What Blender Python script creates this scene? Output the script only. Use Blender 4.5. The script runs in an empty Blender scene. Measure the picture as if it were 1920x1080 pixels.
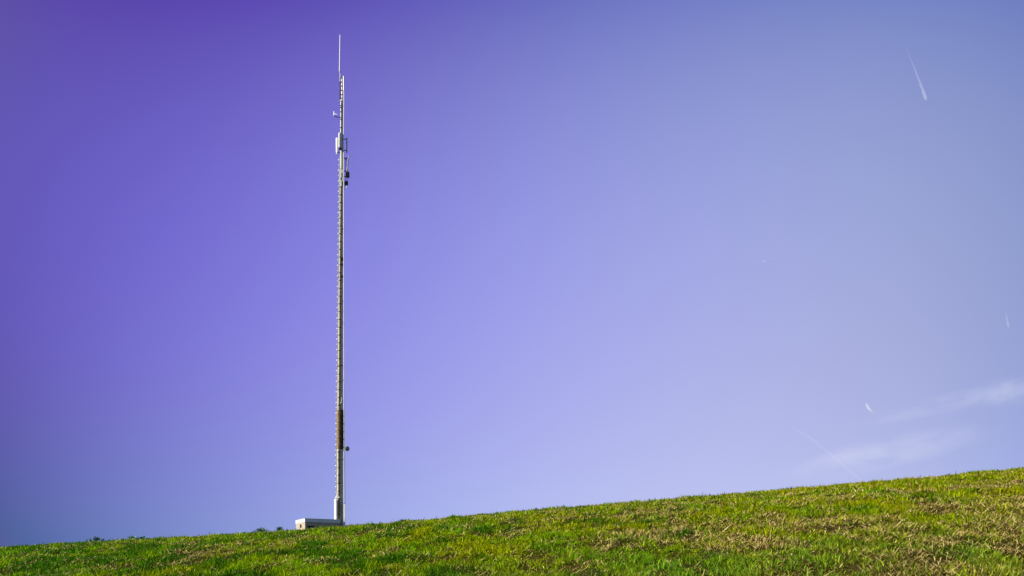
import bpy, bmesh, math
import numpy as np
from mathutils import Vector, Matrix
R = math.radians
sc = bpy.context.scene
COL = sc.collection

# ---------------------------------------------------------------- camera
F = 1867.0; YH = 1110.0; EYE = 1.6           # focal length and horizon row of the photograph, in its own pixels
cam = bpy.data.cameras.new('camera'); camo = bpy.data.objects.new('camera', cam); COL.objects.link(camo)
cam.sensor_width = 36.0; cam.lens = 36.0*F/1920
cam.shift_y = (YH-540)/1920
cam.clip_start = 0.1; cam.clip_end = 60000
camo.location = (0, 0, EYE); camo.rotation_euler = (R(90), 0, 0)
sc.camera = camo

# ---------------------------------------------------------------- world
SUN_AZ = R(-108)                              # from +Y, clockwise positive: left and a little behind the camera
SUN_EL = R(27)
SKY = 0.05
EXPO = 0.85
BACK = (1.6, 2.7, 3.6)
#SKYFIT
CO = np.array([[   4.029 ,    5.5899,    9.1596],
     [   7.3252,    6.1811,    4.9014],
     [   2.3962,  -13.0396,  -28.324 ],
     [ -11.85  ,  -12.8245,  -14.1409],
     [ -23.4212,  -10.8757,  -40.7985],
     [ -32.7721,   25.4307,  162.3691],
     [ -12.0611,   -7.2657,   14.6163],
     [  23.683 ,   27.182 ,  -12.6795],
     [  63.806 ,   43.4497,  114.3032],
     [  76.2335,  -16.8891, -372.2501],
     [  -2.1573,    0.3843,    2.9707],
     [   5.0706,  -14.1166,  -37.7488],
     [ -10.2138,  -15.0154,   52.0909],
     [ -71.9658,  -55.8771,  -82.4521],
     [ -76.3525,  -23.5628,  259.5706]])
#ENDSKYFIT
w = bpy.data.worlds.new('World'); sc.world = w; w.use_nodes = True
nt = w.node_tree; nt.nodes.clear()
def nd(t, kind, **kw):
    n = t.nodes.new(kind)
    for k, v in kw.items(): setattr(n, k, v)
    return n
def mth(t, op, a, b=None, clamp=False):
    n = t.nodes.new('ShaderNodeMath'); n.operation = op; n.use_clamp = clamp
    for i, q in enumerate((a, b)):
        if q is None: continue
        if isinstance(q, (int, float)): n.inputs[i].default_value = q
        else: t.links.new(q, n.inputs[i])
    return n.outputs[0]
out = nd(nt, 'ShaderNodeOutputWorld'); bg = nd(nt, 'ShaderNodeBackground')
sky = nd(nt, 'ShaderNodeTexSky', sky_type='NISHITA', sun_disc=False)
sky.sun_elevation = SUN_EL; sky.sun_rotation = SUN_AZ % (2*math.pi)
tc = nd(nt, 'ShaderNodeTexCoord'); sp = nd(nt, 'ShaderNodeSeparateXYZ')
nt.links.new(tc.outputs['Generated'], sp.inputs[0])
X, Y, Z = sp.outputs
az = mth(nt, 'ARCTAN2', X, Y); el = mth(nt, 'ARCSINE', Z)
# sky colour as a smooth function of compass direction and elevation (graded violet to pale blue), in radians
a1 = mth(nt, 'MINIMUM', mth(nt, 'MAXIMUM', az, -0.52), 0.52)
e1 = mth(nt, 'MINIMUM', mth(nt, 'MAXIMUM', el, 0.02), 0.54)
a2 = mth(nt, 'MULTIPLY', a1, a1); e2 = mth(nt, 'MULTIPLY', e1, e1)
terms = [None, a1, e1, a2, mth(nt, 'MULTIPLY', a1, e1), e2, mth(nt, 'MULTIPLY', a2, a1),
         mth(nt, 'MULTIPLY', a2, e1), mth(nt, 'MULTIPLY', a1, e2), mth(nt, 'MULTIPLY', e2, e1),
         mth(nt, 'MULTIPLY', a2, a2), mth(nt, 'MULTIPLY', a2, mth(nt, 'MULTIPLY', a1, e1)), mth(nt, 'MULTIPLY', a2, e2),
         mth(nt, 'MULTIPLY', e2, mth(nt, 'MULTIPLY', a1, e1)), mth(nt, 'MULTIPLY', e2, e2)]
acc = None
for k, tm in enumerate(terms):
    c = nd(nt, 'ShaderNodeCombineXYZ')
    for i in range(3): c.inputs[i].default_value = float(CO[k][i])
    o = c.outputs[0]
    if tm is not None:
        s = nd(nt, 'ShaderNodeVectorMath', operation='SCALE')
        nt.links.new(o, s.inputs[0]); nt.links.new(tm, s.inputs['Scale']); o = s.outputs[0]
    if acc is None: acc = o
    else:
        ad = nd(nt, 'ShaderNodeVectorMath', operation='ADD')
        nt.links.new(acc, ad.inputs[0]); nt.links.new(o, ad.inputs[1]); acc = ad.outputs[0]
mx = nd(nt, 'ShaderNodeVectorMath', operation='MAXIMUM'); mx.inputs[1].default_value = (0, 0, 0)
nt.links.new(acc, mx.inputs[0])
# to the sides, overhead and behind the sky is a deeper plain blue
fa = mth(nt, 'MULTIPLY', mth(nt, 'SUBTRACT', mth(nt, 'ABSOLUTE', az), 0.62), 1.6, True)
fe = mth(nt, 'MULTIPLY', mth(nt, 'SUBTRACT', el, 0.62), 2.0, True)
fb = mth(nt, 'MAXIMUM', fa, fe)
mxs = nd(nt, 'ShaderNodeMixRGB'); mxs.inputs[2].default_value = (BACK[0], BACK[1], BACK[2], 1)
nt.links.new(fb, mxs.inputs[0]); nt.links.new(mx.outputs[0], mxs.inputs[1]); mx = mxs
ad = nd(nt, 'ShaderNodeVectorMath', operation='ADD')
tn = nd(nt, 'ShaderNodeVectorMath', operation='MULTIPLY'); tn.inputs[1].default_value = (.22, .16, .40)
nt.links.new(sky.outputs[0], tn.inputs[0])
nt.links.new(tn.outputs[0], ad.inputs[0]); nt.links.new(mx.outputs[0], ad.inputs[1])
nt.links.new(ad.outputs[0], bg.inputs[0]); bg.inputs[1].default_value = SKY
nt.links.new(bg.outputs[0], out.inputs[0])

sun = bpy.data.lights.new('sun', 'SUN'); sun.energy = 5.0; sun.angle = R(0.53); sun.color = (1.0, 0.93, 0.80)
suno = bpy.data.objects.new('sun', sun); COL.objects.link(suno)
sd = Vector((math.sin(SUN_AZ)*math.cos(SUN_EL), math.cos(SUN_AZ)*math.cos(SUN_EL), math.sin(SUN_EL)))
suno.rotation_euler = sd.to_track_quat('Z', 'Y').to_euler()
suno.location = (-60, -30, 60)
sc.view_settings.view_transform = 'Standard'; sc.view_settings.look = 'None'
sc.view_settings.exposure = EXPO; sc.view_settings.gamma = 1; sc.view_settings.use_curve_mapping = False
sc.cycles.max_bounces = 6
sc.cycles.volume_bounces = 4
sc.cycles.transparent_max_bounces = 16

# ---------------------------------------------------------------- helpers
def link(name, bm, mat, parent=None, smooth=False):
    me = bpy.data.meshes.new(name)
    bmesh.ops.recalc_face_normals(bm, faces=bm.faces)
    bm.to_mesh(me); bm.free()
    if mat: me.materials.append(mat)
    if smooth:
        for p in me.polygons: p.use_smooth = True
    o = bpy.data.objects.new(name, me); COL.objects.link(o)
    if parent:
        o.parent = parent
        root = parent
        off = Vector((0, 0, 0))
        while root: off += root.location; root = root.parent
        me.transform(Matrix.Translation(-off))
    return o
def empty(name, loc):
    o = bpy.data.objects.new(name, None); COL.objects.link(o); o.location = loc; o.empty_display_size = .5; return o
def tag(o, label=None, cat=None, group=None, kind=None):
    for k, v in (('label', label), ('category', cat), ('group', group), ('kind', kind)):
        if v: o[k] = v
    return o
TH = R(28)
UX = Vector((math.cos(TH), math.sin(TH), 0)); UY = Vector((-math.sin(TH), math.cos(TH), 0)); UZ = Vector((0, 0, 1))
def obox(bm, org, a0, a1, b0, b1, z0, z1, taper=1.0, ux=UX, uy=UY, bevel=0.0):
    """box along the building's own axes: a along the long side, b to the back"""
    vs = []
    for z, s in ((z0, 1.0), (z1, taper)):
        ca, cb = (a0+a1)/2, (b0+b1)/2
        for a, b in ((a0, b0), (a1, b0), (a1, b1), (a0, b1)):
            vs.append(bm.verts.new(org + ux*(ca+(a-ca)*s) + uy*(cb+(b-cb)*s) + Vector((0, 0, z))))
    fs = [(0, 3, 2, 1), (4, 5, 6, 7), (0, 1, 5, 4), (1, 2, 6, 5), (2, 3, 7, 6), (3, 0, 4, 7)]
    fl = [bm.faces.new([vs[i] for i in f]) for f in fs]
    if bevel:
        es = list({e for f in fl for e in f.edges})
        bmesh.ops.bevel(bm, geom=es, offset=bevel, segments=2, affect='EDGES', profile=.6)
def tube(bm, pts, rad, n=8, cap=True):
    pts = [Vector(p) for p in pts]
    if not isinstance(rad, (list, tuple)): rad = [rad]*len(pts)
    rings = []; q = None
    for i, p in enumerate(pts):
        d = (pts[min(i+1, len(pts)-1)] - pts[max(i-1, 0)]).normalized()
        q = d.to_track_quat('Z', 'Y') if q is None else pd.rotation_difference(d) @ q
        pd = d
        rings.append([bm.verts.new(p + q @ Vector((math.cos(2*math.pi*k/n)*rad[i], math.sin(2*math.pi*k/n)*rad[i], 0))) for k in range(n)])
    for r0, r1 in zip(rings, rings[1:]):
        for k in range(n): bm.faces.new((r0[k], r0[(k+1) % n], r1[(k+1) % n], r1[k]))
    if cap: bm.faces.new(rings[0][::-1]); bm.faces.new(rings[-1])
def NB(): return bmesh.new()

def mat(name, col, rough=.6, metal=0.0, var=.12, scale=4.0, bump=0.0, stretch=(1, 1, 1), dirt=None, dscale=1.5):
    m = bpy.data.materials.new(name); m.use_nodes = True; t = m.node_tree
    b = t.nodes['Principled BSDF']; b.inputs['Roughness'].default_value = rough; b.inputs['Metallic'].default_value = metal
    co = nd(t, 'ShaderNodeTexCoord'); mp = nd(t, 'ShaderNodeMapping'); mp.inputs['Scale'].default_value = stretch
    t.links.new(co.outputs['Object'], mp.inputs[0])
    n = nd(t, 'ShaderNodeTexNoise'); n.inputs['Scale'].default_value = scale; n.inputs['Detail'].default_value = 5
    t.links.new(mp.outputs[0], n.inputs['Vector'])
    r = nd(t, 'ShaderNodeValToRGB')
    r.color_ramp.elements[0].position = .3; r.color_ramp.elements[1].position = .7
    r.color_ramp.elements[0].color = [c*(1-var) for c in col]+[1]; r.color_ramp.elements[1].color = [min(1, c*(1+var)) for c in col]+[1]
    t.links.new(n.outputs[0], r.inputs[0]); last = r.outputs[0]
    if dirt:
        n2 = nd(t, 'ShaderNodeTexNoise'); n2.inputs['Scale'].default_value = dscale; n2.inputs['Detail'].default_value = 7; n2.inputs['Roughness'].default_value = .65
        t.links.new(mp.outputs[0], n2.inputs['Vector'])
        r2 = nd(t, 'ShaderNodeValToRGB'); r2.color_ramp.elements[0].position = .5; r2.color_ramp.elements[1].position = .72
        t.links.new(n2.outputs[0], r2.inputs[0])
        mm = nd(t, 'ShaderNodeMixRGB'); t.links.new(r2.outputs[0], mm.inputs[0]); t.links.new(last, mm.inputs[1]); mm.inputs[2].default_value = list(dirt)+[1]
        last = mm.outputs[0]
    t.links.new(last, b.inputs['Base Color'])
    if bump:
        bp = nd(t, 'ShaderNodeBump'); bp.inputs['Strength'].default_value = bump; bp.inputs['Distance'].default_value = .02
        t.links.new(n.outputs[0], bp.inputs['Height']); t.links.new(bp.outputs[0], b.inputs['Normal'])
    return m
M_shaft = mat('galvanised shaft', (.31, .33, .285), .6, .0, .16, 2.2, .2, (1, 1, .35), dirt=(.25, .27, .25))
M_white = mat('white painted sheet', (.58, .59, .62), .45, 0, .05, 3, .1, dirt=(.48, .47, .46))
M_wall = mat('beige render wall', (.33, .285, .215), .85, 0, .08, 6, .4, dirt=(.27, .23, .18))
M_dark = mat('dark weathered steel', (.035, .03, .025), .55, .3, .3, 8)
M_black = mat('black equipment casing', (.018, .02, .02), .5, 0, .3, 9)
M_void = mat('dark glass', (.02, .025, .03), .25, 0, .1, 2)
M_ochre = mat('ochre cable sheath', (.34, .20, .065), .6, 0, .3, 5, .3, (4, 4, .5), dirt=(.16, .09, .04))
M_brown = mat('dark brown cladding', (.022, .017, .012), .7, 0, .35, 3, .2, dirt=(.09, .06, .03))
M_cladlit = mat('ochre lit cladding edge', (.17, .105, .03), .7, 0, .25, 3, .2, dirt=(.2, .11, .05))  # sun-facing side of the brown cladding, sunlight painted in as lighter ochre
M_galv = mat('bright galvanised steel', (.66, .66, .64), .4, .25, .1, 6)
M_ant = mat('antenna radome', (.66, .66, .60), .5, 0, .08, 4, dirt=(.42, .43, .38))
M_antd = mat('grey green antenna radome', (.20, .24, .21), .55, 0, .1, 4)
M_whip = mat('white fibreglass rod', (.80, .78, .82), .4, 0, .05, 4)
M_conc = mat('pale concrete', (.42, .43, .42), .85, 0, .12, 4, .4)

# ---------------------------------------------------------------- terrain
_rng = np.random.default_rng(11)
def vnoise(x, y, seed):
    """smooth value noise 0..1"""
    xi = np.floor(x).astype(np.int64); yi = np.floor(y).astype(np.int64); fx = x-xi; fy = y-yi
    fx = fx*fx*(3-2*fx); fy = fy*fy*(3-2*fy)
    def h(a, b):
        n = (a*374761393 + b*668265263 + seed*1442695041) & 0x7fffffff
        n = ((n ^ (n >> 13))*1274126177) & 0x7fffffff
        return ((n ^ (n >> 16)) & 0xffff)/65535.0
    return (h(xi, yi)*(1-fx)+h(xi+1, yi)*fx)*(1-fy)+(h(xi, yi+1)*(1-fx)+h(xi+1, yi+1)*fx)*fy
def fbm(x, y, seed, o=4):
    s = 0; a = .5; t = 0
    for k in range(o):
        s = s+a*vnoise(x*2**k, y*2**k, seed+k*17); t += a; a *= .5
    return s/t
GY = np.array([-3000, -300, -60, -10, 0, 3.5, 7, 10, 14, 18, 22, 26, 30, 45, 70, 130, 220, 400, 900, 3000, 6000.])
GZ = np.array([-160, -60, -16, -2.6, 0, .95, 1.72, 2.17, 2.66, 3.03, 3.33, 3.60, 3.84, 4.7, 6.1, 9.0, 12, 14, 6, -120, -300.])
# monotone-ish cubic through the profile points
_d = np.diff(GZ)/np.diff(GY); _m = np.zeros(len(GY)); _m[1:-1] = (_d[:-1]*np.diff(GY)[1:]+_d[1:]*np.diff(GY)[:-1])/(np.diff(GY)[1:]+np.diff(GY)[:-1]); _m[0] = _d[0]; _m[-1] = _d[-1]
def gprof(y):
    y = np.clip(y, GY[0], GY[-1]-1e-6); i = np.clip(np.searchsorted(GY, y, side='right')-1, 0, len(GY)-2)
    h = GY[i+1]-GY[i]; t = (y-GY[i])/h
    return ((2*t**3-3*t**2+1)*GZ[i]+(t**3-2*t**2+t)*h*_m[i]+(-2*t**3+3*t**2)*GZ[i+1]+(t**3-t**2)*h*_m[i+1])
def terr(x, y):
    x = np.asarray(x, float); y = np.asarray(y, float)
    z = gprof(y) + .0768*90*np.tanh(x/90) + .0005*x*x/(1+(x/25)**2)
    fade = np.clip(1-(np.abs(y)-40)/60, 0, 1)
    z = z + .02*np.exp(-((x+11)/4)**2)*fade - .055*np.exp(-((x+4)/6)**2)*fade + .02*np.clip((x-6)/5, 0, 1)*fade
    z = z + fade*((fbm(x*.9, y*.9, 3)-.5)*.05 + (fbm(x*.25, y*.3, 5, 2)-.5)*.05 + (vnoise(x*5.0, y*2.6, 9)-.5)*.060)
    return z
ys = np.concatenate([-np.geomspace(3000, 2.2, 26), np.arange(-2, 34, .09), np.geomspace(34.3, 6000, 60)])
xs = np.concatenate([-np.geomspace(3000, 24, 34), np.arange(-23.8, 23.8, .09), np.geomspace(24, 3000, 34)])
gx, gy = np.meshgrid(xs, ys); gz = terr(gx, gy)
nv = gx.size; H, W = gx.shape
me = bpy.data.meshes.new('hill_ground'); me.vertices.add(nv)
me.vertices.foreach_set('co', np.stack([gx, gy, gz], -1).astype(np.float32).ravel())
idx = np.arange(nv).reshape(H, W)
q = np.stack([idx[:-1, :-1], idx[:-1, 1:], idx[1:, 1:], idx[1:, :-1]], -1).reshape(-1)
nf = len(q)//4
me.loops.add(nf*4); me.loops.foreach_set('vertex_index', q.astype(np.int32))
me.polygons.add(nf); me.polygons.foreach_set('loop_start', (np.arange(nf)*4).astype(np.int32))
me.polygons.foreach_set('use_smooth', np.ones(nf, bool)); me.update(calc_edges=True)
gm = bpy.data.materials.new('soil and thatch'); gm.use_nodes = True; t = gm.node_tree; b = t.nodes['Principled BSDF']
co = nd(t, 'ShaderNodeTexCoord'); n1 = nd(t, 'ShaderNodeTexNoise'); n1.inputs['Scale'].default_value = 1.2; n1.inputs['Detail'].default_value = 9; n1.inputs['Roughness'].default_value = .7
n2 = nd(t, 'ShaderNodeTexNoise'); n2.inputs['Scale'].default_value = 28; n2.inputs['Detail'].default_value = 6
t.links.new(co.outputs['Object'], n1.inputs[0]); t.links.new(co.outputs['Object'], n2.inputs[0])
r1 = nd(t, 'ShaderNodeValToRGB'); r1.color_ramp.elements[0].position = .38; r1.color_ramp.elements[1].position = .62
r1.color_ramp.elements[0].color = (.018, .030, .002, 1); r1.color_ramp.elements[1].color = (.060, .042, .012, 1)
t.links.new(n1.outputs[0], r1.inputs[0])
mm = nd(t, 'ShaderNodeMixRGB', blend_type='MULTIPLY'); mm.inputs[0].default_value = .8
r2 = nd(t, 'ShaderNodeValToRGB'); r2.color_ramp.elements[0].position = .35; r2.color_ramp.elements[0].color = (.25, .25, .25, 1); r2.color_ramp.elements[1].position = .65; r2.color_ramp.elements[1].color = (1.3, 1.3, 1.3, 1)
t.links.new(n2.outputs[0], r2.inputs[0]); t.links.new(r1.outputs[0], mm.inputs[1]); t.links.new(r2.outputs[0], mm.inputs[2])
t.links.new(mm.outputs[0], b.inputs['Base Color']); b.inputs['Roughness'].default_value = .95; b.inputs['Specular IOR Level'].default_value = 0
bp = nd(t, 'ShaderNodeBump'); bp.inputs['Strength'].default_value = .7; bp.inputs['Distance'].default_value = .03
t.links.new(n2.outputs[0], bp.inputs['Height']); t.links.new(bp.outputs[0], b.inputs['Normal'])
me.materials.append(gm)
go = bpy.data.objects.new('hill_ground', me); COL.objects.link(go); tag(go, kind='structure')

# ---------------------------------------------------------------- grass and stubble
def leaf_mat(name, trans, rough=.5, spec=.35):
    m = bpy.data.materials.new(name); m.use_nodes = True; t = m.node_tree; b = t.nodes['Principled BSDF']; o = t.nodes['Material Output']
    at = nd(t, 'ShaderNodeAttribute', attribute_name='tint')
    t.links.new(at.outputs['Color'], b.inputs['Base Color']); b.inputs['Roughness'].default_value = rough
    b.inputs['Specular IOR Level'].default_value = spec
    if trans:
        tr = nd(t, 'ShaderNodeBsdfTranslucent'); g = nd(t, 'ShaderNodeMixRGB', blend_type='MULTIPLY'); g.inputs[0].default_value = 1
        g.inputs[2].default_value = (1.25, 1.15, .5, 1); t.links.new(at.outputs['Color'], g.inputs[1]); t.links.new(g.outputs[0], tr.inputs[0])
        mx = nd(t, 'ShaderNodeMixShader'); mx.inputs[0].default_value = trans
        t.links.new(b.outputs[0], mx.inputs[1]); t.links.new(tr.outputs[0], mx.inputs[2]); t.links.new(mx.outputs[0], o.inputs[0])
    return m
M_grass = leaf_mat('grass blade', .42, .6, .03); M_straw = leaf_mat('dry straw', 0, .8, .0)
rng = np.random.default_rng(5)
def blades(name, P, L, Wd, head, lean, curl, colr, m, tips=.15):
    """ribbon blades: 3 rows (base, middle, tip): base point P, length L, width Wd, heading of lean, lean angle, extra bend"""
    n = len(P)
    hd = np.stack([np.cos(head), np.sin(head), np.zeros(n)], -1)
    yaw = head + rng.uniform(-1.2, 1.2, n) + np.pi/2
    sd_ = np.stack([np.cos(yaw), np.sin(yaw), np.zeros(n)], -1)
    up = np.array([0, 0, 1.])
    def d(a): return hd*np.sin(a)[:, None]+up*np.cos(a)[:, None]
    p1 = P + d(lean)*(L*.5)[:, None]; p2 = p1 + d(np.minimum(lean+curl, 2.0))*(L*.5)[:, None]
    w0 = sd_*(Wd*.5)[:, None]
    V = np.stack([P-w0*.8, P+w0*.8, p1-w0, p1+w0, p2-w0*tips, p2+w0*tips], 1).astype(np.float32)
    me = bpy.data.meshes.new(name); me.vertices.add(n*6); me.vertices.foreach_set('co', V.ravel())
    b0 = (np.arange(n)*6)[:, None]
    fc = np.concatenate([b0+np.array([[0, 1, 3, 2]]), b0+np.array([[2, 3, 5, 4]])], 1).astype(np.int32).ravel()
    me.loops.add(n*8); me.loops.foreach_set('vertex_index', fc)
    me.polygons.add(n*2); me.polygons.foreach_set('loop_start', (np.arange(n*2)*4).astype(np.int32))
    me.polygons.foreach_set('use_smooth', np.ones(n*2, bool)); me.update(calc_edges=True)
    ca = me.color_attributes.new('tint', 'FLOAT_COLOR', 'POINT')
    C = np.ones((n, 6, 4), np.float32); C[:, :, :3] = colr[:, None, :]; 
    ca.data.foreach_set('color', C.ravel())
    me.materials.append(m)
    o = bpy.data.objects.new(name, me); COL.objects.link(o); return o
def scatter(n, pw, y0=4.2, y1=31.0, half=.64):
    """positions over the visible slope, density per square metre falling as y**-pw"""
    k = 2-pw; u = rng.random(n)
    y = (y0**k+u*(y1**k-y0**k))**(1/k)
    x = rng.uniform(-half, half, n)*y
    return x, y
def row_field(x, y):
    """stubble drills and straw swaths: run across the slope, slightly towards the camera on the right"""
    yy = y + .10*x + .5*(fbm(x*.15, y*.15, 41, 2)-.5)
    sw = fbm(x*.55+3, yy*.55, 77, 3)
    fine = fbm(x*3.4, y*1.3, 91, 3)
    return sw, fine, yy
def straw_amount(x, y):
    sw, fine, yy = row_field(x, y)
    near = np.clip((10.5-y)/3.5, 0, 1)*np.clip((x+1.5)/3, 0, 1)
    band = np.exp(-((yy-12.2)/.42)**2)*np.clip(x/2.5, 0, 1)+.8*np.exp(-((yy-9.3)/.30)**2)*np.clip((x+1)/2.5, 0, 1)
    far = np.clip((y-15)/7, 0, 1)*.12
    s = (sw-.52)*2.2+(fine-.5)*3.2+.70*near+1.0*band+far+.05-.25*np.clip(-x/y*2, 0, 1)
    return np.clip(s, 0, 1)
def mixc(a, b, t): return a*(1-t[:, None])+b*t[:, None]
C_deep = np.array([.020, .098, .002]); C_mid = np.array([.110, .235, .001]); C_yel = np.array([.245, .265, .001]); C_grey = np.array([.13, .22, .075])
C_straw = np.array([.44, .32, .10]); C_pale = np.array([.60, .48, .20]); C_brn = np.array([.16, .085, .02])
def grass_col(x, y, n):
    a = fbm(x*2.6, y*.9, 21, 3); b = rng.random(n)
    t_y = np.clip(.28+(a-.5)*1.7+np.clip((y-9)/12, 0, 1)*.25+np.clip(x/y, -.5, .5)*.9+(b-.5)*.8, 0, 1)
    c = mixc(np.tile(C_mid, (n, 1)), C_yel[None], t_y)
    deep = np.clip((fbm(x*4+9, y*1.6, 33, 3)-.50)*7-np.clip(x/y+.08, -.5, .5)*2.4+(rng.random(n)-.5)*.4, 0, 1)*.85  # deep green clumps; leftward part paints a vignette's darkening into the colour
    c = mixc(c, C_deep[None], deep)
    gr = np.clip((8.2-y)/3, 0, 1)*np.clip((x+2)/3, 0, 1)*.6
    c = mixc(c, C_grey[None], gr*rng.random(n))
    return c*(rng.uniform(.22, 1.05, n)+1.0*rng.random(n)**3)[:, None]*1.30
# green blades
N = 1150000
x, y = scatter(N, 1.25); s = straw_amount(x, y)
gap = vnoise(x*13, y*7, 71)*.6+vnoise(x*5, y*2.5, 72)*.4
keep = (rng.random(N) > s*.70) & (rng.random(N) < np.clip((gap-.24)*3.2, .10, 1)); x, y = x[keep], y[keep]; n = len(x)
tuft = np.clip((fbm(x*8, y*4, 55, 2)-.28)*2.2, 0, 1.5)
P = np.stack([x, y, terr(x, y)-.008], -1)
L = rng.uniform(.028, .060, n)*(.45+1.1*tuft)*np.where(rng.random(n) < .03, 1.5, 1)
Wd = .0066*(y/7)**.7*rng.uniform(.6, 1.4, n)
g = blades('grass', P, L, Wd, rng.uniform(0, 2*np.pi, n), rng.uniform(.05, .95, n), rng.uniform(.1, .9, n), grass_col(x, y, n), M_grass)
tag(g, kind='stuff')
# lying and leaning straw
N = 760000
x, y = scatter(N, 1.25); s = straw_amount(x, y)
keep = rng.random(N) < (.14+s*.80); x, y = x[keep], y[keep]; n = len(x)
t1 = rng.random(n)
c = mixc(np.tile(C_straw, (n, 1)), C_pale[None], np.clip(t1*1.6-.6, 0, 1)); c = mixc(c, C_brn[None], np.clip(1-t1*2.6, 0, 1))
P = np.stack([x, y, terr(x, y)+rng.uniform(-.004, .028, n)], -1)
L = rng.uniform(.018, .052, n)*np.where(rng.random(n) < .04, 2.4, 1)
Wd = .0034*(y/7)**.7*rng.uniform(.6, 1.5, n)
hd = rng.normal(0.5, 1.0, n)+np.where(rng.random(n) < .5, np.pi, 0)
g2 = blades('lying_straw', P, L, Wd, hd, rng.uniform(.85, 1.62, n), rng.uniform(-.2, .25, n), c*rng.uniform(.7, 1.15, n)[:, None], M_straw, .6)
tag(g2, kind='stuff')
# standing stubble in drills
N = 170000
x, y = scatter(N, 1.1)
yy = y+.10*x
drill = np.abs(((yy/.34) % 1)-.5)*2
z1 = np.clip((fbm(x*1.1+20, y*.5, 66, 3)-.52)*4, 0, 1)
keep = (drill > .35) & (rng.random(N) < (.03+z1*.6)*np.where(y > 11, 1, .4)); x, y = x[keep], y[keep]; n = len(x)
P = np.stack([x, y, terr(x, y)-.005], -1)
t1 = rng.random(n); c = mixc(np.tile(C_straw*.95, (n, 1)), C_pale[None], t1)
g3 = blades('standing_stubble', P, rng.uniform(.025, .052, n), .0034*(y/7)**.7*rng.uniform(.7, 1.3, n), rng.uniform(0, 6.28, n),
            rng.uniform(0, .4, n), rng.uniform(0, .25, n), c*rng.uniform(.7, 1.1, n)[:, None], M_straw, .8)
tag(g3, kind='stuff')

# weeds that stand above the skyline
def at(px, py, Yd):  # a place in the world at the given distance
    return Vector(((px-960)/F*Yd, Yd, EYE+(YH-py)/F*Yd))
def weed(px, Yd, h, spread, nl, label, lw=.03, bright=False):
    xx = (px-960)/F*Yd; zz = float(terr(xx, Yd))
    t = empty('weed_plant', (xx, Yd, zz))
    st = NB(); lf = NB()
    base = Vector((xx, Yd, zz))
    for s_ in range(5):
        a = rng.uniform(0, 6.28); tip = base+Vector((math.cos(a)*spread*.5, math.sin(a)*spread*.3, h*rng.uniform(.6, 1)))
        tube(st, [base+(tip-base)*0.0-Vector((0, 0, .02)), base+(tip-base)*.6+Vector((0, 0, h*.08)), tip], [.004, .003, .0015], 5)
    for _ in range(nl):
        a = rng.uniform(0, 6.28); rr = rng.random()**.6; hh = rng.uniform(.1, 1)*h*(1-.35*rr)
        c0 = base+Vector((math.cos(a)*rr*spread, math.sin(a)*rr*spread*.7, hh))
        ll = rng.uniform(.6, 1.3)*lw*2.2; w_ = lw*rng.uniform(.5, 1)
        d = Vector((math.cos(a), math.sin(a), rng.uniform(-.1, 1.3))).normalized(); sdv = d.cross(UZ).normalized()
        v = [lf.verts.new(q_) for q_ in (c0, c0+d*ll*.45+sdv*w_*.5, c0+d*ll, c0+d*ll*.45-sdv*w_*.5+Vector((0, 0, .004)))]
        lf.faces.new((v[0], v[1], v[2])); lf.faces.new((v[0], v[2], v[3]))
    link('stem', st, M_weeds, t); link('foliage', lf, M_weedb if bright else M_weed, t)
    tag(t, label, 'weed', 'weeds growing on the crest of the slope')
M_weedb = mat('bright weed leaf', (.13, .30, .01), .7, 0, .4, 40)
M_weed = mat('weed leaf', (.055, .15, .012), .6, 0, .5, 40); M_weeds = mat('weed stem', (.08, .10, .03), .7)
weed(181, 24.0, 0.205, 0.060, 171, 'tall dark weed, highest of three small ones on the far left skyline')
weed(168, 24.0, 0.159, 0.081, 114, 'low rounded dark weed immediately left of the highest skyline tuft at far left')
weed(192, 24.0, 0.146, 0.057, 76, 'small dark weed immediately right of the highest skyline tuft at far left')
weed(248, 24.0, 0.170, 0.115, 228, 'broad bright green leafy weed on the skyline, centre left, beside a darker one', bright=True)
weed(268, 24.0, 0.150, 0.161, 228, 'wide dark green leafy weed to the right of the broad bright green one')
weed(492, 24.0, 0.160, 0.184, 285, 'spreading dark green weed on the skyline, well left of the small building')
weed(852, 24.0, .17, .05, 120, 'small dark leafy weed on the skyline a little to the right of the mast')
weed(525, 24.0, 0.185, 0.057, 171, 'single dark upright weed on the skyline just left of the small building')

# ---------------------------------------------------------------- equipment building
D0 = 130.0
B0 = at(572, 972, D0); ztop = B0.z; zg = float(terr(B0.x, B0.y))-.4
org = Vector((B0.x, B0.y, 0))
LB = 4.72; SB = 4.25
bld = empty('equipment_building', (org.x, org.y, zg))
tag(bld, 'low flat roofed beige hut with white fascia at the foot of the tall mast', 'building')
zf = ztop-.47
bm = NB()                                   # walls with real openings, each side as panels round them
def wallpanel(bm, o, ua, un, a0, a1, z0, z1, holes, th=.22):
    """wall along ua, thickness towards un, with rectangular holes (a0,a1,z0,z1)"""
    av = sorted({a0, a1, *[h[0] for h in holes], *[h[1] for h in holes]}); zv = sorted({z0, z1, *[h[2] for h in holes], *[h[3] for h in holes]})
    for i in range(len(av)-1):
        for j in range(len(zv)-1):
            ca, cz = (av[i]+av[i+1])/2, (zv[j]+zv[j+1])/2
            if any(h[0] < ca < h[1] and h[2] < cz < h[3] for h in holes): continue
            obox(bm, o, av[i], av[i+1], 0, th, zv[j], zv[j+1], ux=ua, uy=un)
fr_holes = [(.30, 1.22, ztop-1.72, ztop-.93), (3.68, 3.94, ztop-1.06, ztop-.86)]
wallpanel(bm, org, UX, UY, 0.0, LB, zg, zf, fr_holes)
gb_holes = [(1.62, 2.42, ztop-1.13, ztop-.66)]
wallpanel(bm, org, UY, UX, .222, SB-.222, zg, zf, gb_holes)
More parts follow.
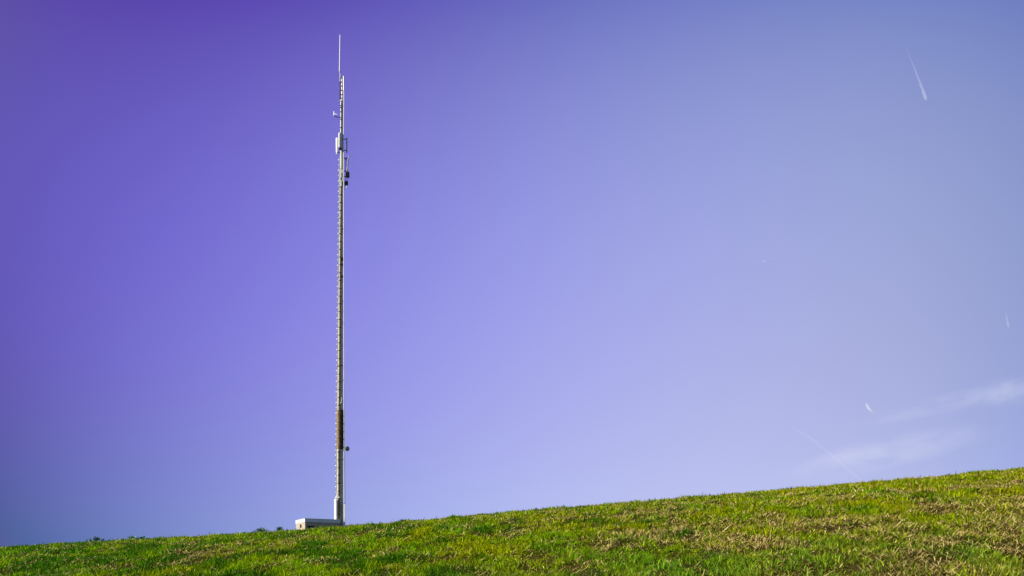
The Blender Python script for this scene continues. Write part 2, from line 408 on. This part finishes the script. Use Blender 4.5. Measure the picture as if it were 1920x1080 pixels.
wallpanel(bm, org+UY*(SB-.22), UX, UY, 0, LB, zg, zf, [])
wallpanel(bm, org+UX*(LB-.22), UY, UX, .222, SB-.222, zg, zf, [])
link('wall', bm, M_wall, bld)
bm = NB(); obox(bm, org, -.05, LB+.05, -.05, SB+.05, zf+.002, ztop, bevel=.015)
fas = link('roof', bm, M_white, bld)
bm = NB(); obox(bm, org, -.075, LB+.075, -.075, SB+.075, ztop-.03, ztop+.02, bevel=.008); link('roof_trim', bm, M_galv, fas)
bm = NB(); obox(bm, org, .64, .665, -.056, -.046, zf+.01, ztop-.035); link('fascia_joint', bm, M_conc, fas)
bm = NB(); obox(bm, org, 2.28, 2.35, -.058, -.046, zf+.01, ztop-.035); link('fascia_joint', bm, M_conc, fas)
bm = NB(); tube(bm, [org+UX*2.40+UY*(-.06)+UZ*(zf-.01), org+UX*2.40+UY*(-.06)+UZ*zg], .045, 10); link('downpipe', bm, M_white, bld)
def opening(name, o, ua, un, h, inner):
    bm = NB(); a0, a1, z0, z1 = h; f = .05
    for b_ in ((a0, a0+f, z0, z1), (a1-f, a1, z0, z1), (a0+f, a1-f, z0, z0+f), (a0+f, a1-f, z1-f, z1)):
        obox(bm, o, b_[0], b_[1], .05, .12, b_[2], b_[3], ux=ua, uy=un)
    fr = link(name, bm, M_dark, bld)
    bm = NB()
    if inner == 'pane': obox(bm, o, a0+f, a1-f, .08, .095, z0+f, z1-f, ux=ua, uy=un); link('pane', bm, M_void, fr)
    else:
        k = int((z1-z0-2*f)/.07)
        for i in range(k):
            zz = z0+f+i*.07; obox(bm, o, a0+f, a1-f, .07, .10, zz+.01, zz+.055, ux=ua, uy=un)
        link('louvre', bm, M_black, fr)
        bm = NB(); obox(bm, o, a0+f, a1-f, .13, .15, z0+f, z1-f, ux=ua, uy=un); link('backing', bm, M_black, fr)
opening('window', org, UY, UX, gb_holes[0], 'pane')
opening('vent', org, UX, UY, fr_holes[0], 'louvre')
opening('vent', org, UX, UY, fr_holes[1], 'louvre')

# ---------------------------------------------------------------- mast
DM = 133.0; K = DM/F
def mx_(px): return (px-960)*K
def mz(py): return EYE+(YH-py)*K
def mp_(px, py, dy=0.0): return Vector((mx_(px), DM+dy, mz(py)))
zb = float(terr(mx_(638), DM))-.3
mast = empty('communication_mast', (mx_(637.3), DM, zb))
tag(mast, 'very tall slender grey steel mast with cables, ladder and antennas, beside the small beige hut', 'mast')
def frustum(bm, cx0, w0, z0, cx1, w1, z1, y=DM):
    vs = []
    for cx, w_, z in ((cx0, w0, z0), (cx1, w1, z1)):
        for a, b_ in ((-1, -1), (1, -1), (1, 1), (-1, 1)):
            vs.append(bm.verts.new(Vector((cx, y, z))+UX*a*w_/2+UY*b_*w_/2))
    for f in [(0, 3, 2, 1), (4, 5, 6, 7), (0, 1, 5, 4), (1, 2, 6, 5), (2, 3, 7, 6), (3, 0, 4, 7)]: bm.faces.new([vs[i] for i in f])
# centre line and width of the shaft, (photo row, centre column, projected width)
PROF = [(1040, 637.4, 12.8), (848, 637.2, 12.6), (768, 637.5, 11.6), (700, 637.9, 10.6), (520, 638.9, 8.6), (350, 639.9, 6.6)]
def prof(py):
    a = [p[0] for p in PROF][::-1]; return np.interp(py, a, [p[1] for p in PROF][::-1]), np.interp(py, a, [p[2] for p in PROF][::-1])
def wid(pw): return pw*K/(math.cos(TH)+math.sin(TH))
bm = NB()
for (y0, c0, w0), (y1, c1, w1) in zip(PROF, PROF[1:]):
    frustum(bm, mx_(c0), wid(w0), mz(y0) if y0 < 1000 else zb, mx_(c1), wid(w1), mz(y1))
# flange lips between the welded sections
shaft = link('shaft', bm, M_shaft, mast)
for py in (430, 520, 604, 686, 766, 846, 905):
    c, w_ = prof(py); bm = NB(); ww = wid(w_)+.07; frustum(bm, mx_(c), ww, mz(py)-.04, mx_(c), ww, mz(py)+.04); link('flange', bm, M_dark if py in (686, 520) else M_shaft, shaft)
# dark clad section
def axes(py, a, b_, z=None):
    """point near the shaft: a, b_ in metres along its own axes"""
    c, w_ = prof(py); return Vector((mx_(c), DM, mz(py) if z is None else z))+UX*a+UY*b_
bm = NB(); ww = wid(12.6)+.03
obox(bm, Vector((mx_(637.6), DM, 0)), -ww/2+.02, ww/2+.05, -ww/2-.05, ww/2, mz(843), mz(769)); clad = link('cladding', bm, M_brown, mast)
bm = NB(); obox(bm, Vector((mx_(637.6), DM, 0)), -ww/2-.055, -ww/2+.015, -ww/2-.06, ww/2+.02, mz(842), mz(770)); link('sunlit_side', bm, M_cladlit, clad)
bm = NB(); obox(bm, Vector((mx_(637.6), DM, 0)), -ww/2-.03, ww/2+.09, -ww/2-.09, ww/2+.05, mz(846), mz(843.6)); link('sill', bm, M_conc, clad)
bm = NB(); obox(bm, Vector((mx_(637.6), DM, 0)), ww/2+.055, ww/2+.085, -ww/2-.02, -ww/2+.10, mz(843), mz(769)); link('trim', bm, M_black, clad)
# cable bundle down the near left edge of the shaft
bm = NB()
for k, (da, db, r_) in enumerate(((.03, -.05, .046), (.10, -.055, .042), (.17, -.05, .036), (-.025, -.02, .022))):
    pts = []
    for py in np.arange(989, 344, -12):
        c, w_ = prof(py); h = wid(w_)/2; sc_ = min(1, h/.30)
        j = .006*math.sin(py*.13+k*2)
        ex = .06 if 768 < py < 845 else 0
        pts.append(axes(py, -h+da*sc_-(ex if da < 0 else 0)+j, -h+db-(ex if da >= 0 else 0)))
    tube(bm, pts, r_*(1.0), 7)
cab = link('cable_bundle', bm, M_ochre, mast, True)
for i, py in enumerate(np.arange(980, 352, -14.6)):
    c, w_ = prof(py); h = wid(w_)/2; bm = NB(); ex = .06 if 768 < py < 845 else 0
    obox(bm, Vector((mx_(c), DM, 0)), -h-.10-ex, -h+.26, -h-.12-ex, -h-.09-ex, mz(py)-.03, mz(py)+.03)
    obox(bm, Vector((mx_(c), DM, 0)), -h-.10-ex, -h-.07-ex, -h-.088-ex, -h+.14, mz(py)-.03, mz(py)+.03)
    link('cable_clamp', bm, M_galv if ex else M_dark, cab)
# climbing ladder on the sunny side
bm = NB(); rungs = []
for s_ in (0, 1):
    pts = []
    for py in np.arange(935, 288, -20):
        c, w_ = prof(max(py, 350)); h = wid(w_)/2
        pts.append(axes(max(py, 350), -h-.06-s_*.02, h-.04+s_*.20, mz(py)))
    tube(bm, pts, .022, 6)
lad = link('ladder', bm, M_antd, mast)
for i, py in enumerate(np.arange(932, 292, -9.9)):
    c, w_ = prof(max(py, 350)); h = wid(w_)/2; bm = NB(); e_ = .10 if i % 2 == 0 else .05
    p0 = axes(max(py, 350), -h-.10, h-.06, mz(py))
    obox(bm, Vector((p0.x, p0.y, 0)), 0, .07, 0, .28+e_*1.2, mz(py)-(.06 if i % 2 == 0 else .035), mz(py)+(.06 if i % 2 == 0 else .035)); link('rung', bm, M_galv, lad)
# thin feeder rail on the right
bm = NB()
tube(bm, [mp_(646.4, 948, -.35), mp_(645.9, 720, -.35), mp_(645.3, 400, -.35), mp_(644.9, 290, -.32)], .048, 8)
rail = link('feeder_rail', bm, M_ant, mast)
bm = NB(); tube(bm, [mp_(648.0, 985, -.30), mp_(646.9, 846, -.30), mp_(646.3, 720, -.3)], .026, 6); link('guy_cable', bm, M_antd, rail)
for py in (862, 714, 566, 500, 431):
    bm = NB(); obox(bm, mp_(642.6, py, -.38)*1.0-Vector((0, 0, mz(py))), 0, .26, 0, .10, mz(py)-.05, mz(py)+.05, ux=Vector((1, 0, 0)), uy=Vector((0, 1, 0))); link('bracket', bm, M_dark, rail)
# casings at the foot
def cas(name, px0, px1, side_m, py0, z1_, m, parent=mast, dy=-.1, taper=1.0):
    """casing whose near corner stands at px0 and whose front reaches px1; the side is side_m deep"""
    bm = NB(); wf = (px1-px0)*K/math.cos(TH)
    obox(bm, Vector((mx_(px0), DM+dy, 0)), 0, wf, 0, side_m, z1_, mz(py0), taper, bevel=.01); return link(name, bm, m, parent)
cs = cas('cable_riser', 631.9, 633.0, .78, 936, zb, M_white, dy=-.75)
bm = NB(); tube(bm, [mp_(632, 935.5, -.6), mp_(632.6, 930, -.5), mp_(634, 925, -.45)], .07, 8); tube(bm, [mp_(637.5, 932, -.5), mp_(635.8, 935.5, -.5), mp_(633.5, 934.5, -.6)], .06, 8); link('cable_entry', bm, M_ant, cs)
bm = NB(); obox(bm, Vector((mx_(644.6), DM-.45, 0)), 0, .26, 0, .12, zb, mz(945.5), ux=Vector((1, 0, 0)), uy=Vector((0, 1, 0)), bevel=.01); link('ladder_guard', bm, M_ant, mast)
bm = NB(); obox(bm, Vector((mx_(637.2), DM-.65, 0)), 0, 1.05, 0, .16, zb, mz(985.3)); link('plinth', bm, M_conc, mast)
bm = NB(); obox(bm, Vector((mx_(637.0), DM-.62, 0)), 0, .42, -.02, .14, mz(984.6), mz(983.0)); link('junction_box', bm, M_black, mast)
# conduit loop at the top of the lower third
bm = NB(); tube(bm, [mp_(641.6, 746, -.42), mp_(641.6, 752, -.42), mp_(641.2, 756, -.42), mp_(639.6, 758, -.42), mp_(638.8, 754, -.42)], .03, 7); link('conduit', bm, M_galv, mast)
for py, hh in ((487, 3.2), (496, 1.2), (519, 1.5)):
    c, w_ = prof(py); h = wid(w_)/2; bm = NB()
    obox(bm, Vector((mx_(c), DM, 0)), -h+.15, h+.02, -h-.10, -h-.01, mz(py+hh), mz(py-hh), bevel=.01); link('junction_box', bm, M_black, mast)
# microwave dish
cdish = mp_(651.0, 841.5, -.15); ax = Vector((.55, -.80, -.15)).normalized(); qd = ax.to_track_quat('Z', 'Y')
def lathe(bm, c, q_, pr, n=24):
    rings = [[bm.verts.new(c+q_ @ Vector((math.cos(2*math.pi*k/n)*r_, math.sin(2*math.pi*k/n)*r_, z_))) for k in range(n)] for r_, z_ in pr]
    for r0, r1 in zip(rings, rings[1:]):
        for k in range(n): bm.faces.new((r0[k], r0[(k+1) % n], r1[(k+1) % n], r1[k]))
    bm.faces.new(rings[0][::-1]); bm.faces.new(rings[-1])
bm = NB(); lathe(bm, cdish, qd, [(.05, -.22), (.16, -.19), (.27, -.08), (.31, .0), (.31, .10)]); ds = link('dish_antenna', bm, M_conc, mast, False)
bm = NB(); lathe(bm, cdish, qd, [(.29, .102), (.24, .135), (.10, .155), (.02, .16)]); link('radome', bm, M_antd, ds, True)
bm = NB(); lathe(bm, cdish, qd, [(.33, .06), (.33, .10)]); link('rim', bm, M_galv, ds)
bm = NB(); tube(bm, [cdish-ax*.2, mp_(647.5, 841.5, .1), mp_(643.5, 842, .1)], .05, 8); link('bracket', bm, M_galv, ds)
# round tube section with pipes below it
def cyl(name, px, py0, py1, r_, m, dy=0.0, par=mast, n=14, px1=None):
    bm = NB(); tube(bm, [mp_(px, py0, dy), mp_(px if px1 is None else px1, py1, dy)], r_, n); return link(name, bm, m, par, False)
up = cyl('tube_section', 640.9, 351, 283, .185, M_shaft, px1=640.7)
bm = NB(); tube(bm, [mp_(640.9, 318.5), mp_(640.9, 284)], .25, 20); link('sleeve', bm, M_shaft, up)
bm = NB(); tube(bm, [mp_(640.9, 317.4), mp_(640.9, 318.6)], .29, 20); link('flange', bm, M_dark, up)
for px, a_, b_ in ((639.2, 345, 318.7), (640.8, 340, 318.8), (642.6, 343, 318.7), (638.0, 352, 319)):
    cyl('coax_cable', px, a_, b_, .04, M_ant, -.28, up, 7)
bm = NB(); obox(bm, mp_(641.0, 0, -.36)-Vector((0, 0, mz(0))), 0, .2, 0, .14, mz(333), mz(325.5), bevel=.01); obox(bm, mp_(640.2, 0, -.36)-Vector((0, 0, mz(0))), 0, .22, 0, .14, mz(339), mz(334), bevel=.01)
obox(bm, mp_(641.8, 0, -.36)-Vector((0, 0, mz(0))), 0, .10, 0, .12, mz(346), mz(341), bevel=.01); link('splitter_box', bm, M_black, up)
# slender upper pole
pole = cyl('upper_pole', 641.2, 284, 188, .135, M_shaft, px1=641.6)
bm = NB(); tube(bm, [mp_(639.2, 284, -.12), mp_(639.6, 188, -.12)], .07, 8); link('cable_tray', bm, M_ant, pole)
for py in (262, 251, 240.5, 225, 211, 203, 199):
    bm = NB(); obox(bm, mp_(638.4, 0, -.24)-Vector((0, 0, mz(0))), 0, .32, 0, .05, mz(py)-.05, mz(py)+.05, ux=Vector((1, 0, 0)), uy=Vector((0, 1, 0))); link('clamp', bm, M_dark, pole)
bm = NB(); tube(bm, [mp_(645.0, 290, -.32), mp_(644.9, 240, -.3), mp_(645.6, 190, -.3), mp_(645.6, 170, -.3)], .045, 8); tube(bm, [mp_(645.5, 172, -.3), mp_(645.0, 145, -.3)], .085, 8)
link('feeder_pipe', bm, M_whip, pole)
for py in (262, 222, 187, 168): 
    bm = NB(); tube(bm, [mp_(641.6, py, -.1), mp_(645.2, py, -.28)], .03, 6); link('standoff', bm, M_dark, pole)
# top frame
top = cyl('top_frame', 641.3, 190, 146, .085, M_ant, -.05)
bm = NB(); tube(bm, [mp_(637.2, 189, -.1), mp_(637.2, 172, -.1), mp_(638.2, 168, -.1), mp_(637.0, 158, -.1), mp_(637.2, 154, -.1)], .05, 7); tube(bm, [mp_(638.3, 190, .15), mp_(638.3, 147, .15)], .03, 7); link('strut', bm, M_dark, top)
bm = NB(); tube(bm, [mp_(642.3, 189, -.12), mp_(642.1, 165, -.12)], .05, 7); link('coax_cable', bm, M_ochre, top)
for py, a_, b_ in ((147, 638, 642.6), (154.5, 636.8, 642.4), (170, 637, 642.6), (184.5, 637, 642.6), (162, 639.5, 643.4), (178, 638, 643.2)):
    bm = NB(); tube(bm, [mp_(a_, py, -.12), mp_(b_, py+.4, -.12)], .055, 7); link('cross_bar', bm, M_dark, top)
bm = NB(); obox(bm, mp_(636.6, 0, -.2)-Vector((0, 0, mz(0))), 0, .36, 0, .3, mz(190.6), mz(189), ux=Vector((1, 0, 0)), uy=Vector((0, 1, 0))); link('top_plate', bm, M_galv, top)
# whip antenna
bm = NB(); tube(bm, [mp_(637.0, 134, -.1), mp_(637.3, 110, -.1), mp_(637.9, 66, -.1)], [.07, .065, .055], 10); wh = link('whip_antenna', bm, M_whip, mast)
bm = NB(); tube(bm, [mp_(637.0, 134.5, -.1), mp_(637.9, 139, -.1), mp_(638.8, 142, -.1), mp_(638.0, 148, -.1), mp_(638.1, 155, -.1)], [.08, .06, .11, .07, .06], 8); link('mounting_foot', bm, M_conc, wh)
bm = NB(); tube(bm, [mp_(638.2, 140.5, -.1), mp_(639.3, 141.2, -.1)], .06, 8); link('clamp', bm, M_dark, wh)
# side arm with a small angled antenna
bm = NB(); tube(bm, [mp_(641, 222.2, -.1), mp_(633, 220.8, -.2), mp_(627.3, 219.2, -.3)], .045, 8); arm = link('side_arm', bm, M_dark, mast)
bm = NB(); tube(bm, [mp_(627.1, 219.0, -.3), mp_(627.0, 211.2, -.3)], .065, 8); tube(bm, [mp_(627.4, 215, -.3), mp_(630, 216.4, -.35), mp_(633.3, 217.6, -.4)], .05, 8); link('dipole_antenna', bm, M_whip, arm)
# panel antennas round the sleeve
def panel(px, py0, py1, w_, dp, yaw, dy, m, tilt=0.0):
    c = mp_(px, (py0+py1)/2, dy); hh = (py1-py0)*K/2
    ux = Vector((math.cos(yaw), math.sin(yaw), 0)); uy = Vector((-math.sin(yaw), math.cos(yaw), 0))
    bm = NB(); obox(bm, Vector((c.x, c.y, 0)), -w_/2, w_/2, -dp/2, dp/2, c.z-hh, c.z+hh, ux=ux, uy=uy, bevel=min(w_, dp)*.22)
    if tilt: bmesh.ops.rotate(bm, cent=c, matrix=Matrix.Rotation(tilt, 3, 'Y'), verts=bm.verts)
    p = link('panel_antenna', bm, m, mast, True)
    for z_ in (c.z-hh*.95, c.z+hh*.72):
        bm = NB(); tube(bm, [Vector((c.x, c.y, z_)), Vector((mx_(640.9), DM, z_-.02))], .055, 7); link('bracket', bm, M_dark, p)
    bm = NB(); obox(bm, Vector((c.x, c.y, 0)), -w_/2*.8, w_/2*.8, -dp/2*.8, dp/2*.8, c.z-hh-.26, c.z-hh-.002, ux=ux, uy=uy); link('connector', bm, M_black, p)
    return p
panel(632.1, 259.5, 286.8, .15, .26, R(60), -.15, M_ant)
panel(639.0, 252, 280.0, .42, .30, R(28), -.42, M_ant)
panel(649.9, 257.0, 282.0, .13, .22, R(20), .1, M_antd)
panel(652.6, 292.5, 321.5, .13, .15, R(40), -.1, M_ant, R(5.5))
# dark radio units under the leaning antenna
def radio(px0, px1, py0, py1, dy):
    o_ = mp_(px0, 0, dy)-Vector((0, 0, mz(0))); w_ = (px1-px0)*K; bm = NB(); ex = Vector((1, 0, 0)); ey = Vector((0, 1, 0))
    obox(bm, o_, 0, w_, 0, .3, mz(py1), mz(py0), ux=ex, uy=ey, bevel=.03); r_ = link('radio_unit', bm, M_black, mast)
    bm = NB()
    for i in range(7): obox(bm, o_, w_*(.08+i*.125), w_*(.12+i*.125), -.05, -.001, mz(py1)+.05, mz(py0)-.05, ux=ex, uy=ey)
    link('cooling_fins', bm, M_black, r_)
    bm = NB(); tube(bm, [mp_(px0+1, py1-2, dy+.15), mp_(641, py1-2.4, .05)], .05, 7); link('bracket', bm, M_dark, r_); return r_
radio(648.9, 655.4, 323.2, 333.0, -.2); radio(646.3, 652.6, 340.0, 346.8, -.15)
bm = NB(); tube(bm, [mp_(648.3, 297, .1), mp_(648.4, 340, .05)], .045, 8); mpole = link('mounting_pole', bm, M_dark, mast)
bm = NB(); tube(bm, [mp_(648.3, 296.4, .1), mp_(648.3, 299.5, .1)], .09, 8); link('pole_cap', bm, M_black, mpole)
for k, (a_, b_, c_) in enumerate((((652.5, 333), (654, 337), (650, 341)), ((650.2, 347), (651, 352), (646.5, 354)), ((648.4, 347), (649.8, 351), (645.5, 349.5)), ((646.5, 349), (648, 358), (644.6, 353)))):
    bm = NB(); A, Bp, Cc = mp_(*a_, -.1), mp_(*b_, -.1), mp_(*c_, -.1)
    tube(bm, [A*(1-s)**2+Bp*2*s*(1-s)+Cc*s*s for s in np.linspace(0, 1, 8)], .034, 6); link('jumper_cable', bm, M_galv if k == 1 else M_black, mast)

# ---------------------------------------------------------------- contrails and thin high cloud, kilometres away, lit by the sun
def ice_mat(name, dens, sheet=False, ns=1.0, seed=0.0):
    m = bpy.data.materials.new(name); m.use_nodes = True; t = m.node_tree; t.nodes.clear()
    o = nd(t, 'ShaderNodeOutputMaterial'); v = nd(t, 'ShaderNodeVolumeScatter'); v.inputs['Color'].default_value = (1, 1, 1, 1)
    v.inputs['Density'].default_value = dens; t.links.new(v.outputs[0], o.inputs['Volume'])
    if sheet:
        c = nd(t, 'ShaderNodeTexCoord'); ln = nd(t, 'ShaderNodeVectorMath', operation='LENGTH'); t.links.new(c.outputs['Object'], ln.inputs[0])
        f = mth(t, 'SUBTRACT', 1.0, mth(t, 'MULTIPLY', ln.outputs['Value'], ln.outputs['Value']), True)
        f = mth(t, 'POWER', f, 1.4)
        n = nd(t, 'ShaderNodeTexNoise'); n.inputs['Scale'].default_value = ns; n.inputs['Detail'].default_value = 3
        mp = nd(t, 'ShaderNodeMapping'); mp.inputs['Location'].default_value = (seed, seed*.7, 0); mp.inputs['Scale'].default_value = (2.2, .4, 1)
        t.links.new(c.outputs['Object'], mp.inputs[0]); t.links.new(mp.outputs[0], n.inputs['Vector'])
        g = mth(t, 'MULTIPLY', mth(t, 'SUBTRACT', n.outputs[0], .30, True), 2.6)
        t.links.new(mth(t, 'MULTIPLY', mth(t, 'MULTIPLY', f, g), dens), v.inputs['Density'])
    return m
def contrail(pts, rads, fade, Yd, alpha, label):
    """pts in photo columns and rows, rads in the same unit; fade = how much ice there is along the trail"""
    k = Yd/F; P = [at(a, b_, Yd) for a, b_ in pts]; parts = []
    bm = NB(); tube(bm, P, [r_*k*(.35+.65*f_) for r_, f_ in zip(rads, fade)], 12)
    me_ = bpy.data.meshes.new('contrail'); bmesh.ops.recalc_face_normals(bm, faces=bm.faces); bm.to_mesh(me_); bm.free()
    me_.materials.append(ice_mat('ice trail', alpha*4/(2*max(rads)*k)))
    o = bpy.data.objects.new('contrail', me_); COL.objects.link(o)
    c = P[0].copy(); me_.transform(Matrix.Translation(-c)); o.location = c
    tag(o, label, 'contrail', 'short vapour trails in the sky'); return o
contrail([(1697, 80), (1703, 100), (1712, 121), (1722, 147), (1731, 171), (1735, 183), (1737, 188.5)], [.8, 1.4, 1.8, 2.4, 3.0, 3.0, 1.4], [.05, .2, .4, .6, .8, 1, 1], 7000, .085, 'longest brightest short white vapour trail, high at the upper right of the sky')
contrail([(1885.5, 584), (1888, 598), (1890.5, 610), (1891.8, 615)], [1.2, 2.0, 2.4, 1.2], [.5, .7, 1, .8], 9000, .05, 'tiny faint upright vapour trail close to the right edge of the sky')
contrail([(1429.6, 490.9), (1431, 490.3), (1433, 490), (1435, 489), (1445, 485.5), (1462, 480)], [.8, 1.9, 1.9, 1, 1.2, .8], [1, 1, 1, .15, .25, .05], 9000, .06, 'minute bright dot with a faint tail in the middle of the right-hand sky')
contrail([(1455, 778), (1490, 802), (1530, 829), (1570, 862), (1600, 889), (1618, 903)], [1.4, 2.2, 2.6, 2.9, 2.6, 2.2], [.1, .6, 1, 1, .8, .8], 9000, .020, 'long faint diagonal vapour trail running down to the grassy skyline')
def cirrus(px, py, rx, ry, ang, Yd, alpha, ns, seed, label, nm='cirrus_cloud'):
    k = Yd/F; bm = NB(); bmesh.ops.create_icosphere(bm, subdivisions=4, radius=1.0)
    o = link(nm, bm, ice_mat('thin ice cloud', alpha*4/(ry*k*2), True, ns, seed), None, True)
    o.location = at(px, py, Yd); o.scale = (rx*k, ry*k*.8, ry*k); o.rotation_euler = (0, -R(ang), 0)
    tag(o, label, 'cloud', 'wisps of thin cloud low in the right-hand sky')
contrail_wisp = contrail([(1623.5, 754), (1625.5, 760), (1629, 766), (1634, 771), (1641.5, 774.5)], [1.0, 2.6, 3.0, 2.6, 1.0], [.3, .8, 1, .8, .3], 9000, .16, '')
contrail_wisp.name = 'cloud_wisp'; del contrail_wisp['group']; contrail_wisp['label'] = 'small bright curled wisp of cloud standing alone above the faint streaks'; contrail_wisp['category'] = 'cloud'
cirrus(1660, 850, 230, 38, 12, 12000, .16, 1.3, 1, 'broad faint streak of cloud lowest over the grassy skyline')
cirrus(1800, 752, 210, 24, 13, 12100, .09, 1.3, 7, 'long thin streak of cloud rising to the right edge')
cirrus(1890, 735, 90, 34, 6, 12500, .12, 1.5, 4, 'soft bright patch of cloud at the right edge of the sky')
